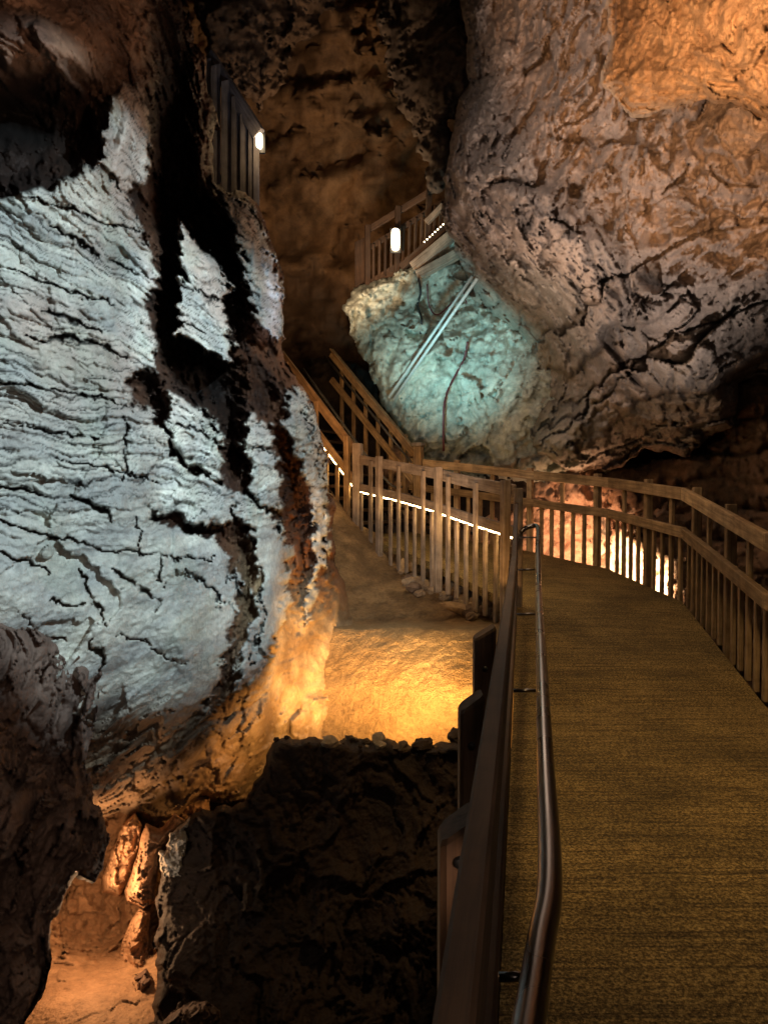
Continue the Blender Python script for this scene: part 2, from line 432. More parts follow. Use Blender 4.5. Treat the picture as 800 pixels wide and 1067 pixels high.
def wall_relief(W, X, Y):
    wx = fbm(W*np.array([4, 4, 10.]), 5, 301, .6)*8; wy = fbm(W*np.array([4, 4, 8.]), 5, 302, .6)*7
    S = np.full(X.shape, -1e9)
    for s in SLABS: S = np.maximum(S, sdf(s, X+wx, Y+wy))
    low = sstep(700, 770, Y)                       # the plain brown overhang under the slabs
    slab = sstep(-1.0, 2.5, S)
    top = sstep(150, 60, Y+.15*X+wy)
    slab = slab*(1-top)
    warp = fbm(W*np.array([1.1, 1.1, 2.2]), 4, 11)
    dip = W[..., 2]+.20*(W[..., 0]+1.5)+.09*warp+.015*fbm(W*np.array([8, 8, 4.]), 3, 17)+.006*fbm(W*34, 2, 18)
    cur = sstep(520, 575, Y+6*warp)
    Zr = np.zeros(X.shape, np.int64)
    def beds(sp, seed, fx, cut=0., cw=.13):
        s = dip/sp+.5*fbm(W*np.array([1.7, 1.7, .5]), 2, seed)
        k = np.floor(s); f = s-k
        r = (_hash(k.astype(np.int64), Zr, Zr, seed) & 1023)/1023.
        m = sstep(-.28+cut, .05+cut, vnoise(np.stack([W[..., 0]*fx+r*31, W[..., 1]*fx, r*40], -1), seed+1)+.4*vnoise(np.stack([W[..., 0]*fx*4+r*31, W[..., 1]*fx*4, r*40], -1), seed+2)+(r-.5)*.5)
        return m*(f**.6)+.25*r, m*np.exp(-(f/cw)**2)
    l1, c1 = beds(.19, 21, 1.6, .18, .07); l2, c2 = beds(.067, 31, 2.4, .02, .13); l3, c3 = beds(.031, 41, 3.4, .0, .2)
    weak = 1-.86*cur
    WA = (W+np.stack([warp, warp, fbm(W*2, 3, 12)], -1)*.12+np.stack([fbm(W*12, 2, 13), 0*warp, fbm(W*12, 2, 14)], -1)*.02)
    WA = WA+np.stack([0*warp, 0*warp, .2*W[..., 0]], -1)
    h1, e1 = facets(WA*np.array([.8, .8, 2.6]), .26, 77, .8); h2, e2 = facets(WA*np.array([.7, .7, 1.]), .55, 78, .8)
    jx = fbm(W*13, 3, 307)*3.2; jy = fbm(W*13, 3, 308)*3.2
    ck = crack_mask(X+wx*.6+jx, Y+wy*.6+jy)*sstep(-.75, -.2, vnoise(W*7, 309))
    e1m = (1-e1)*sstep(.0, .45, vnoise(W*2.3, 79))*weak
    swirl = ridged(W*np.array([1.6, 1.6, 1.9])+.5*warp[..., None], 4, 91)
    fine = fbm(W*np.array([14, 14, 26.]), 4, 52, .6)
    rel_s = -(l1*.034+l2*.040+l3*.018)*weak+h1*.16*weak+h2*.16+fbm(W*5, 4, 51)*.018+fine*.012+fbm(W*.9, 3, 61)*.18+cur*swirl*.022-ck*.10
    crack = np.clip((c1*.85+c2*1.0*sstep(-.35, .15, vnoise(W*2.1, 5))+c3*.6)*weak+e1m*.15+ck*.95, 0, 1)
    rel_s = rel_s-crack*.02+.05*sstep(0, 8, S)
    g, ge = generic_relief(.3, .8, .4, 5)(W, X, Y)
    rel_b = -.36-.4*sstep(0, 22, -S)+g*.7+fbm(W*np.array([6, 6, 2.]), 3, 88)*.05
    rel_b = rel_b*(1-.75*sstep(575, 660, Y-.5*(X-330))*sstep(225, 290, X))
    rel_low = g*.65+fbm(W*.9, 3, 61)*.2-.05
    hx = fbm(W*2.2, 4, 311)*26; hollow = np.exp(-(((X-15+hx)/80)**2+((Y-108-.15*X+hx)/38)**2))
    rel = rel_s*slab+rel_b*(1-slab)
    rel = rel*(1-low)+rel_low*low
    rel = rel*(1-top)+(rel_low+.1)*top
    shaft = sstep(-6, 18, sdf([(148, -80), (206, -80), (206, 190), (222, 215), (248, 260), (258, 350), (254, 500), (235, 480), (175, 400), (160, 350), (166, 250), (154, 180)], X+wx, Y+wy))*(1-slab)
    overhang_shade = np.exp(-(((X-20+hx)/100)**2+((Y-128-.1*X+hx)/58)**2)**1.4); rel = rel-hollow*1.2-shaft*.7-.5*sstep(735, 860, Y)
    slab = slab*(1-low*sstep(700, 745, Y+wy))
    return rel, (slab, crack, ge, top, low, S, shaft, overhang_shade)
def wall_color(W, X, Y, rel, info):
    slab, crack, ge, top, low, S, shaft, overhang_shade = info
    t = sstep(-.5, .6, fbm(W*np.array([1.2, 1.2, 5]), 5, 400))
    a = mixc((.40, .41, .40), (.62, .62, .56), t)
    pink = sstep(-.35, .5, fbm(W*1.4, 4, 410))*sstep(520, 340, Y)*.9
    a = a*(1-pink[..., None])+np.array((.52, .43, .38))*pink[..., None]
    gr = sstep(.1, .7, fbm(W*2, 4, 420)); a = a*(1-.35*gr[..., None])+np.array((.40, .44, .36))*.35*gr[..., None]
    a = a*(1-.88*np.clip(crack*1.05, 0, 1))[..., None]
    b = mixc((.035, .014, .008), (.16, .065, .03), sstep(-.4, .6, fbm(W*1.7, 5, 430)+.2*sstep(230, 330, X)))*(.4+.6*ge)[..., None]
    dk = sstep(300, 200, X)*.55; b = b*(1-dk)[..., None]
    lw = mixc((.13, .09, .06), (.30, .20, .12), sstep(-.4, .5, fbm(W*1.5, 5, 440)))*(.35+.65*ge)[..., None]
    tp = mixc((.09, .05, .035), (.24, .14, .09), sstep(-.4, .5, fbm(W*2, 5, 450)))*(.35+.65*ge)[..., None]
    c = a*slab[..., None]+b*(1-slab)[..., None]
    c = c*(1-low[..., None])+(lw*(1-slab[..., None])+a*slab[..., None])*low[..., None]
    c = c*(1-top[..., None])+tp*top[..., None]
    c = c*(1-.72*shaft)[..., None]*(1-.86*overhang_shade)[..., None]  # shadow of the overhang painted into the rock colour at upper left
    gold = sstep(575, 660, Y-.5*(X-330)+8*fbm(W*4, 3, 461))*sstep(225, 290, X)*(1-slab)
    gc = mixc((.26, .18, .10), (.52, .40, .24), sstep(-.6, .6, fbm(W*3, 5, 460)))*(.45+.55*ge)[..., None]
    c = c*(1-gold[..., None])+gc*gold[..., None]
    return c
WALL = [(-330, -60), (160, -60), (215, 60), (225, 190), (272, 215), (298, 300), (296, 366), (304, 392), (320, 414), (336, 446), (345, 500), (345, 560), (355, 600), (372, 650), (376, 700), (376, 790), (290, 800), (276, 812), (258, 838), (214, 838), (188, 856), (160, 864), (128, 846), (108, 852), (60, 880), (-330, 900)]
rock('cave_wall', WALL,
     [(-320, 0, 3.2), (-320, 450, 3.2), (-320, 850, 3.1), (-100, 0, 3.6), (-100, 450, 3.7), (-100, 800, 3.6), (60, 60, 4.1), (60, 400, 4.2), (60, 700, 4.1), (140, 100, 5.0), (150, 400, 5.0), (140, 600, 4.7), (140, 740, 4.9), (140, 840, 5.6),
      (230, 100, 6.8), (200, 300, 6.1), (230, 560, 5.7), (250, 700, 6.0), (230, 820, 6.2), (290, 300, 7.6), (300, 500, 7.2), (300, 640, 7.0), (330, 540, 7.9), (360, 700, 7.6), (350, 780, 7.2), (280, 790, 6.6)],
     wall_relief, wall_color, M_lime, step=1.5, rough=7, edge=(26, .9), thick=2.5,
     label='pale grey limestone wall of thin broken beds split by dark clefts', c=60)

# ---- nearer mass low on the left, in place of a soft wall shadow
rock('cave_wall', [(-340, 600), (-140, 620), (0, 642), (55, 662), (100, 692), (110, 715), (104, 750), (90, 790), (98, 840), (109, 880), (106, 906), (96, 920), (84, 915), (74, 911), (62, 935), (52, 965), (51, 1000), (44, 1035), (20, 1080), (-140, 1180), (-340, 1180)],  # added mass standing in for the soft wall shadow
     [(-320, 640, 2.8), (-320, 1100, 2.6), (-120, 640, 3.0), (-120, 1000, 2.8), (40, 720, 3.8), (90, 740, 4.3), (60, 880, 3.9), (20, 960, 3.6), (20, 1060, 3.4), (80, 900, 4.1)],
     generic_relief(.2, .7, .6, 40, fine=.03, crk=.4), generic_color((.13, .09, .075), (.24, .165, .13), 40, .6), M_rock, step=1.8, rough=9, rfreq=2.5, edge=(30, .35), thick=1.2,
     label='brown rounded wall bulge standing in for the soft shadow under the pale limestone')

# ---- back of the cavern
rock('cave_wall', [(-700, -700), (1700, -700), (1700, 1300), (-700, 1300)],
     [(-700, -700, 17), (-700, 1300, 16), (1700, -700, 15), (1700, 1300, 16), (400, 0, 16.5), (300, 300, 18.5), (400, 600, 19), (450, 100, 17)],
     generic_relief(1.2, 2.6, 1.7, 60, fine=.14, crk=.35), generic_color((.07, .04, .02), (.26, .15, .07), 60, .3, .35), M_rock, step=5, rough=2, edge=(30, .2), thick=.5,
     label='brown back wall of the cavern', c=200)
# cavern roof and near side, around and behind the eye, so that the place is closed
def shell():
    n, m = 90, 60; th = np.linspace(0, 2*np.pi, n, endpoint=False); ph = np.linspace(-.5*np.pi, .5*np.pi, m)
    T, Pp = np.meshgrid(th, ph)
    W = np.stack([np.cos(Pp)*np.cos(T)*17+1, np.cos(Pp)*np.sin(T)*20+6, np.sin(Pp)*13+1], -1)
    r = 1-.10*(fbm(W/3, 5, 700)+.4*ridged(W/1.6, 3, 702))
    V = (W-np.array([1, 6, 1]))*r[..., None]+np.array([1, 6, 1])
    ix = np.arange(n*m).reshape(m, n); nx = np.roll(ix, -1, 1)
    Q = np.stack([ix[:-1], ix[1:], nx[1:], nx[:-1]], -1).reshape(-1, 4)
    col = mixc((.05, .03, .02), (.2, .13, .08), sstep(-.5, .5, fbm(W*.5, 4, 711)))
    tag(mesh_obj('cave_ceiling', V.reshape(-1, 3), Q, M_rock, None, True, col.reshape(-1, 3)), 'dark rough roof and far sides of the cavern', None, None, 'structure')
shell()

rock('cave_wall', [(385, -80), (506, -80), (500, 60), (486, 100), (470, 120), (466, 190), (452, 206), (440, 160), (424, 122), (404, 80), (392, 20)],
     [(400, 0, 13.2), (470, 0, 12.2), (440, 120, 12.8), (460, 190, 12.6)],
     generic_relief(.3, 1.1, .6, 240, fine=.06, crk=.4), generic_color((.07, .055, .045), (.17, .13, .10), 240, .5), M_rock, step=2.2, rough=9, edge=(34, 1.0), thick=1.5,
     label='dark grey brown rock mass hanging left of the huge overhang')
rock('cave_wall', [(190, -80), (372, -80), (352, -10), (330, 30), (300, 52), (296, 84), (266, 118), (246, 92), (216, 60)],
     [(220, 0, 12.4), (340, -20, 14), (262, 90, 12.8), (300, 40, 13.4)],
     generic_relief(.3, 1.1, .6, 250, fine=.06, crk=.4), generic_color((.04, .026, .018), (.12, .075, .045), 250, .5), M_rock, step=2.2, rough=10, edge=(34, 1.0), thick=1.5,
     label='dark brown rock mass hanging above the grey plank fence')

# ---- cyan-lit flowstone
rock('cave_wall', [(358, 318), (368, 300), (395, 288), (430, 268), (470, 236), (520, 230), (600, 300), (660, 500), (540, 505), (455, 500), (430, 480), (398, 420), (382, 378), (364, 348)],
     [(360, 320, 13.9), (440, 280, 14.2), (500, 240, 14.4), (400, 400, 13.6), (460, 380, 13.3), (480, 460, 13.2), (560, 400, 12.6), (600, 480, 12.6)],
     generic_relief(.35, 1.5, .75, 80, fine=.035, crk=.35), generic_color((.26, .29, .25), (.46, .49, .42), 80, .45), M_rock, step=1.6, rough=5, edge=(30, .9), thick=2,
     label='pale rock face washed in turquoise light behind the staircase')

# ---- the great overhanging boulder on the right
BCR = [([(572, 138), (585, 145), (620, 152), (648, 144), (664, 148), (682, 161)], 2.4), ([(508, 191), (518, 188), (532, 190), (556, 195)], 3.0), ([(588, 196), (596, 201), (606, 204)], 7.0),
 ([(540, 477), (556, 468), (609, 431), (650, 392), (706, 341), (730, 322)], 2.0), ([(565, 398), (570, 412), (580, 424), (605, 416), (622, 405)], 2.6), ([(639, 466), (660, 458), (682, 449), (712, 441)], 2.2),
 ([(500, 300), (506, 318), (504, 330)], 3.5), ([(573, 228), (590, 236), (606, 240)], 1.8), ([(631, 92), (622, 110), (600, 128), (576, 134)], 1.6), ([(690, 200), (708, 190), (716, 176)], 2.0), ([(462, 92), (480, 88), (498, 84), (515, 78)], 2.6),
 ([(520, 120), (534, 128), (532, 150), (526, 166)], 1.6), ([(640, 380), (668, 372), (700, 350), (760, 330), (800, 318)], 1.8), ([(600, 300), (640, 290), (690, 262), (740, 240), (800, 228)], 1.6), ([(740, 170), (760, 190), (790, 196)], 1.8)]
def boulder_relief(W, X, Y):
    # strata run diagonally, rising to the right, low on the boulder
    Wr = W.copy(); 
    s = W[..., 2]-.62*W[..., 0]+.35*fbm(W*.8, 3, 901)
    k = np.floor(s/.62); f = s/.62-k
    r = (_hash(k.astype(np.int64), k.astype(np.int64)*0, k.astype(np.int64)*0, 93) & 1023)/1023.
    band = sstep(250, 330, Y-.12*(X-460))
    strat = ((r-.5)*.7-.32*np.exp(-(f/.1)**2)+.12*f)*band
    g, ge = generic_relief(.42, 1.5, .62, 90, fine=.075, crk=.5)(W, X, Y)
    fw = W+np.stack([fbm(W*.9, 3, 911), fbm(W*.9, 3, 912), fbm(W*.9, 3, 913)], -1)*.8
    fold = np.abs(vnoise(fw*np.array([1.3, 1.3, 1.9]), 914))
    g = g+.22*fold**.6-.08+.05*np.abs(vnoise(fw*4.2, 915))
    hole = np.exp(-(((X-597)/13)**2+((Y-199)/12)**2))*.55+np.exp(-(((X-540)/28)**2+((Y-191-.1*(X-540))/5)**2))*.3+np.exp(-(((X-630)/45)**2+((Y-148+.05*(X-630))/5)**2))*.3
    hole = hole*.5; bx = fbm(W*2.5, 4, 921)*7; by = fbm(W*2.5, 4, 922)*7; bc = crack_mask(X+bx, Y+by, BCR); hole = hole+bc*.22
    return g*(1-.35*band)+strat*.75-hole+.03*ridged(W*2.6, 4, 97), ge*(1-.6*np.exp(-(f/.08)**2)*band)*(1-.6*np.clip(hole*2, 0, 1))
def boulder_color(W, X, Y, rel, info):
    t = sstep(-.9, .9, fbm(W*.9, 5, 950)+.3*fbm(W*6, 3, 960))
    c = mixc((.17, .14, .125), (.36, .29, .25), t)
    g = sstep(-.2, .5, fbm(W*.7+4, 4, 970))*sstep(180, 340, Y-.1*(X-460)); c = c*(1-.6*g[..., None])+np.array((.19, .175, .165))*.6*g[..., None]
    gr = sstep(640, 520, X)*sstep(240, 360, Y); c = c*(1-.5*gr[..., None])+np.array((.34, .35, .25))*.5*gr[..., None]
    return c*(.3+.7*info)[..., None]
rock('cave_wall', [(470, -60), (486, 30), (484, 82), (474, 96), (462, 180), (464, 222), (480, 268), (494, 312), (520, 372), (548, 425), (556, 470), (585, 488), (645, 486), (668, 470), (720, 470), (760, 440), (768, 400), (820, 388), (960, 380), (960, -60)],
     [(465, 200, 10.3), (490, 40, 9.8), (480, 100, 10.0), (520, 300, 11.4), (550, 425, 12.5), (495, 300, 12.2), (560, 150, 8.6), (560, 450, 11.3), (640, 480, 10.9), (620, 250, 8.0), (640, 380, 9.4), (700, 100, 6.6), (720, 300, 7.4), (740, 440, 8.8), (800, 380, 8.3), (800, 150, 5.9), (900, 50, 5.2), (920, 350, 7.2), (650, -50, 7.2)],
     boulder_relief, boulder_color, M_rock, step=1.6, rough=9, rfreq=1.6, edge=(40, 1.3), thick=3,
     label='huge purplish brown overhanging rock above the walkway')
rock('hanging_rock', [(628, 85), (632, 40), (640, -60), (960, -60), (960, 170), (845, 150), (800, 128), (765, 108), (735, 104), (705, 113), (665, 120), (645, 108)],
     [(640, 60, 5.9), (660, 110, 5.7), (720, 40, 5.1), (740, 100, 5.2), (800, 60, 4.6), (830, 130, 4.8), (940, 40, 4.2), (700, -50, 5.2)],
     generic_relief(.14, .7, .22, 120, (1, 1, 1.4), .08), generic_color((.26, .17, .11), (.46, .33, .22), 120, .4, 1.5), M_rock, step=1.8, rough=6, edge=(30, .6), thick=1.5, kind='thing',
     label='orange lit rough slab of rock hanging at the top right', cat='rock')

# ---- dark stepped shelves behind the railing on the right
def shelf_relief(W, X, Y):
    s = (W[..., 2]-.1*W[..., 0]+.12*fbm(W*.9, 3, 131))/.42; k = np.floor(s); f = s-k
    r = (_hash(k.astype(np.int64), k.astype(np.int64)*0, k.astype(np.int64)*0, 133) & 1023)/1023.
    g, ge = generic_relief(.25, 1., .5, 130)(W, X, Y)
    return g*.8+(r-.5)*.5-.3*np.exp(-(f/.16)**2), ge*(1-.7*np.exp(-(f/.14)**2))
rock('cave_wall', [(600, 492), (660, 486), (735, 470), (752, 452), (757, 395), (770, 382), (810, 372), (980, 360), (980, 900), (760, 900), (700, 620)],
     [(620, 500, 12.4), (700, 500, 11.5), (760, 400, 9.6), (780, 480, 9.8), (900, 400, 8.2), (900, 800, 7.0), (720, 620, 11.0)],
     shelf_relief, generic_color((.08, .05, .03), (.24, .14, .08), 130), M_rock, step=2.4, rough=6, edge=(26, .7), thick=1.5,
     label='dark stepped rock shelves behind the right railing')
rock('cave_wall', [(400, 462), (520, 466), (560, 478), (600, 470), (650, 476), (720, 520), (800, 560), (860, 700), (400, 720)],
     [(420, 480, 14.2), (520, 470, 14.0), (620, 500, 12.9), (700, 560, 12.2), (560, 600, 13.0), (800, 650, 11), (450, 700, 13.4)],
     generic_relief(.3, .9, .42, 150), generic_color((.30, .20, .14), (.50, .34, .24), 150), M_rock, step=2.4, rough=5, edge=(14, .5), thick=1.5,
     label='pinkish orange lit rock bank behind the walkway railing')
rock('shade_bank', [(322, 372), (345, 374), (372, 378), (410, 410), (452, 446), (458, 460), (540, 466), (572, 474), (560, 560), (330, 560)],
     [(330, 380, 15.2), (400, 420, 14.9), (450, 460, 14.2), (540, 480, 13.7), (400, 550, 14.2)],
     generic_relief(.12, .9, .42, 160), generic_color((.012, .008, .006), (.03, .02, .014), 160), M_rock, step=2.4, rough=2, edge=(6, .2), thick=1,  # shade beside the stairs built as a near-black mass
     label='near black bank standing in for the shade beside the wooden staircase')

# ---- golden slope under the walkway, and the sprayed path below it
def slope_relief(W, X, Y):
    rim = sstep(646, 655, Y+3*fbm(W*2, 3, 5))
    g = fbm(W*2.2, 5, 170)*.10+ridged(W*5, 3, 171)*.025
    s = fbm(W*np.array([9, 9, 9.]), 4, 172)*.016+fbm(W*1.2, 2, 173)*.05
    return g*(1-rim)+s*rim-.05*np.exp(-((Y-650)/5.)**2)+1.25*rim*np.clip((778-Y)/125, 0, 1), rim
def slope_color(W, X, Y, rel, info):
    a = mixc((.20, .125, .06), (.42, .27, .13), sstep(-.5, .5, fbm(W*2.2, 5, 180)))
    b = mixc((.40, .28, .14), (.52, .37, .19), sstep(-.5, .5, fbm(W*1.5, 4, 181)))
    return a*(1-info[..., None])+b*info[..., None]
rock('ground', [(318, 505), (345, 515), (372, 545), (430, 576), (520, 618), (640, 640), (640, 830), (300, 830), (300, 700)],
     [(345, 530, 11.6), (430, 585, 11.2), (520, 640, 8.9), (600, 650, 8.7), (440, 650, 8.9), (360, 650, 9.2), (440, 775, 6.9), (560, 775, 6.7), (350, 775, 7.3), (350, 590, 10.4)],
     slope_relief, slope_color, M_shot, step=1.6, rough=2, edge=(8, .15), thick=.4, label='golden earth slope above a sandy path')

# ---- dark foreground ledge
def ledge_relief(W, X, Y):
    g, ge = generic_relief(.22, .9, .4, 190)(W, X, Y)
    return g*.45*(.5+.5*sstep(770, 830, Y)), .7+.3*ge
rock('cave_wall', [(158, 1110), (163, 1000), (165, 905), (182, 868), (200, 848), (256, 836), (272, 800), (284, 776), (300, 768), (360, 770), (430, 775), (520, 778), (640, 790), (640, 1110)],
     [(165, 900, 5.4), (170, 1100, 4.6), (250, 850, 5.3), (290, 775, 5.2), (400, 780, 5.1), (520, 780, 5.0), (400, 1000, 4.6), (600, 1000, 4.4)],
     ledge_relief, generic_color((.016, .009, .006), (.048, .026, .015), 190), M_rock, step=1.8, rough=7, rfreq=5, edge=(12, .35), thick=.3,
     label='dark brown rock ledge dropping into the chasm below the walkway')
# ---- orange nook
def nook_relief(W, X, Y):
    g, ge = generic_relief(.18, .7, .3, 200)(W, X, Y)
    fl = sstep(985, 1010, Y)
    return g*(1-.85*fl), ge+(1-ge)*fl
rock('ground', [(-40, 880), (110, 830), (220, 830), (220, 1120), (-40, 1120)],
     [(60, 900, 6.6), (120, 860, 6.9), (100, 990, 6.3), (150, 960, 6.4), (100, 1020, 5.6), (90, 1067, 4.9), (180, 1100, 4.7), (0, 1000, 5.8)],
     nook_relief, generic_color((.30, .17, .09), (.48, .29, .16), 200, .5), M_rock, step=1.6, rough=3, edge=(10, .3), thick=.5, c=30,
     label='orange floor and back of the lamp lit hollow')
PIL = [
 ([(142, 846), (150, 862), (146, 885), (136, 918), (126, 934), (108, 928), (107, 912), (116, 885), (128, 858)], 6.0, 'smooth orange rock column leaning left in the lamp lit hollow', 'rock column'),
 ([(152, 858), (166, 864), (182, 848), (196, 856), (190, 872), (168, 888), (164, 912), (163, 938), (150, 946), (134, 938), (132, 928), (142, 890)], 5.7, 'forked orange rock column beside the white crumbled stone', 'rock column'),
 ([(146, 944), (158, 950), (155, 975), (157, 1000), (146, 1014), (122, 1016), (126, 985), (136, 962)], 5.8, 'squat orange rock stub under the forked column', 'rock'),
 ([(136, 1018), (152, 1008), (160, 1020), (158, 1042), (144, 1054), (134, 1046)], 5.4, 'small dark round rock at the edge of the orange floor', 'rock'),
 ([(160, 1075), (178, 1055), (200, 1040), (216, 1040), (232, 1052), (238, 1085), (158, 1090)], 4.5, 'low brown boulder at the foot of the dark ledge', 'boulder'),
]
for i, (pl, dd, lb, ct) in enumerate(PIL):
    cx = sum(p[0] for p in pl)/len(pl); cy = sum(p[1] for p in pl)/len(pl)
    rock('rock_column' if i < 2 else ('boulder' if i == 4 else 'rock'), pl, [(cx, cy-30, dd), (cx, cy+30, dd), (cx-30, cy, dd+.02), (cx+30, cy, dd)],
         generic_relief(.08, .4, .2, 210+i), generic_color((.36, .20, .11), (.5, .30, .17), 210+i, .5) if i < 3 else generic_color((.12, .07, .05), (.22, .14, .10), 210+i, .5),
         M_rock, step=1.2, rough=2.5, edge=(14, .4), thick=.5, kind='thing', label=lb, cat=ct, c=30)
rock('crumbled_stone', [(165, 890), (180, 868), (196, 852), (198, 870), (194, 892), (186, 914), (176, 920), (168, 908)], [(180, 880, 5.35), (190, 870, 5.35), (175, 910, 5.35), (185, 890, 5.3)],
     generic_relief(.06, .2, .09, 230, fine=.12), generic_color((.45, .38, .30), (.75, .70, .62), 230, .1, 4), M_rock, step=1.0, rough=5, rfreq=8, edge=(9, .2), thick=.4, kind='thing',
     label='white crumbled stone patch on the corner of the dark ledge', cat='stone', c=30)

# ------------------------------------------------------------------ loose stones
def stone(name, loc, size, seed, col, label, group, sq=(1, 1, .7)):
    n, m = 14, 10
    T, Pp = np.meshgrid(np.linspace(0, 2*np.pi, n, endpoint=False), np.linspace(-np.pi/2, np.pi/2, m))
    U = np.stack([np.cos(Pp)*np.cos(T), np.cos(Pp)*np.sin(T), np.sin(Pp)], -1)
    h, e = facets(U+seed*3.1, .9, seed, .9)
    U = U*(1+.45*h+.12*fbm(U*2+seed, 2, seed))[..., None]*np.array(sq)*size
    ix = np.arange(n*m).reshape(m, n); nx = np.roll(ix, -1, 1)
    Q = np.stack([ix[:-1], nx[:-1], nx[1:], ix[1:]], -1).reshape(-1, 4)
    c = np.tile(np.array(col), (n*m, 1))
    o = mesh_obj(name, U.reshape(-1, 3), Q, M_stone, None, False, c)
    o.location = loc; o.rotation_euler = (random.uniform(-.3, .3), random.uniform(-.3, .3), random.uniform(0, 6.28))
    return tag(o, label, 'stone', group)
dg = bpy.context.evaluated_depsgraph_get(); dg.update()
def hit(px, py, names, far=40):
    """where the ray through a pixel meets the ground already built"""
    d = at(px, py, 1.0).normalized(); best = None
    for o in bpy.data.objects:
        if o.type == 'MESH' and o.name.split('.')[0] in names:
            ok, p, nrm, _ = o.ray_cast(Vector((0, 0, 0)), d)
            if ok and (best is None or p.length < best.length): best = p
    return best
rs = random.Random(3)
for i in range(60):
    t = rs.random(); px = 418+t*100+rs.uniform(-6, 6); py = 590+t*42+rs.uniform(-2, 14)+(8 if i % 3 == 0 else 0)
    p = hit(px, py, ('ground',))
    if p is None: continue
    s = rs.uniform(.05, .13)
    stone('stone', p+Vector((0, 0, s*.3)), s, 300+i, rs.choice([(.28, .2, .13), (.34, .24, .15), (.2, .14, .1), (.4, .3, .2)]),
          'small loose stone lying on the golden slope under the wooden railing', 'loose stones on the golden slope')
p = hit(480, 640, ('ground',))
o = stone('stone', p+Vector((0, 0, .06)), .22, 5, (.38, .26, .15), 'long pale stone tilted at the lower edge of the golden slope', None, (1.2, .38, .3)); o.rotation_euler = (0, .35, .3)
p = hit(425, 594, ('ground',))
stone('stone', p+Vector((0, 0, .06)), .15, 9, (.45, .30, .16), 'largest rounded stone below the left railing, at the top of the rubble', None, (1, .8, .75))
for i in range(36):
    px = rs.uniform(286, 515); py = 770+(2 if px < 300 else 4)+rs.uniform(-3, 10)*(1+.6*(rs.random() < .25)); 
    p = hit(px, py, ('cave_wall',))
    if p is None or p.y > 6.6 or p.y < 4: continue
    s = rs.choice((.01, .014, .02, .03, .06))*rs.uniform(.8, 1.4)
    stone('stone', p+Vector((0, .02, s*.5)), s, 500+i, rs.choice([(.4, .3, .2), (.12, .08, .05), (.06, .04, .03), (.05, .03, .02)]),
          'small crumbling stone on the rim of the dark ledge', 'rubble along the rim of the dark ledge')

# ------------------------------------------------------------------ walkway deck
def lerp(a, b, t): return a+(b-a)*t
DL = [(-.29, -1.2, -1.65), (-.065+.188*2, 2, -1.65), (.97, 5.5, -1.65), (1.44, 8.0, -1.30), (1.06, 9.0, -1.18), (.70, 9.95, -1.06), (.20, 11.0, -.93), (-.43, 11.8, -.80)]
DR = [(1.55, -1.2, -1.65), (2.2, 2, -1.65), (2.86, 5.5, -1.65), (3.4, 8.4, -1.32), (3.2, 10.5, -1.18), (2.4, 11.8, -1.06), (1.5, 12.5, -.93), (.45, 13.1, -.80)]
def build_deck():
    V = []; nx = 26; rows = []
    for i in range(len(DL)-1):
        ns = 24
        for k in range(ns+(i == len(DL)-2)):
            t = k/ns; a = Vector(DL[i]).lerp(Vector(DL[i+1]), t); b = Vector(DR[i]).lerp(Vector(DR[i+1]), t)
            rows.append((a, b))
    for (a, b) in rows:
        for j in range(nx+1): V.append(a.lerp(b, j/nx))
    V = np.array([tuple(v) for v in V]); V[:, 2] += fbm(V*2, 3, 3)*.006
    m = len(rows); ix = np.arange(m*(nx+1)).reshape(m, nx+1)
    Q = np.stack([ix[:-1, :-1], ix[:-1, 1:], ix[1:, 1:], ix[1:, :-1]], -1).reshape(-1, 4)
    n = len(V); V2 = V.copy(); V2[:, 2] -= .10
    B = np.concatenate([ix[0], ix[1:, -1], ix[-1, ::-1][1:], ix[::-1, 0][1:-1]]); Bn = np.roll(B, -1)
    S = np.stack([B, B+n, Bn+n, Bn], -1)
    o = mesh_obj('walkway', np.concatenate([V, V2]), np.concatenate([Q, Q[:, ::-1]+n, S]), M_deck, None, False)
    tag(o, 'olive brown gritty walkway sloping up and curving left', None, None, 'structure')
build_deck()

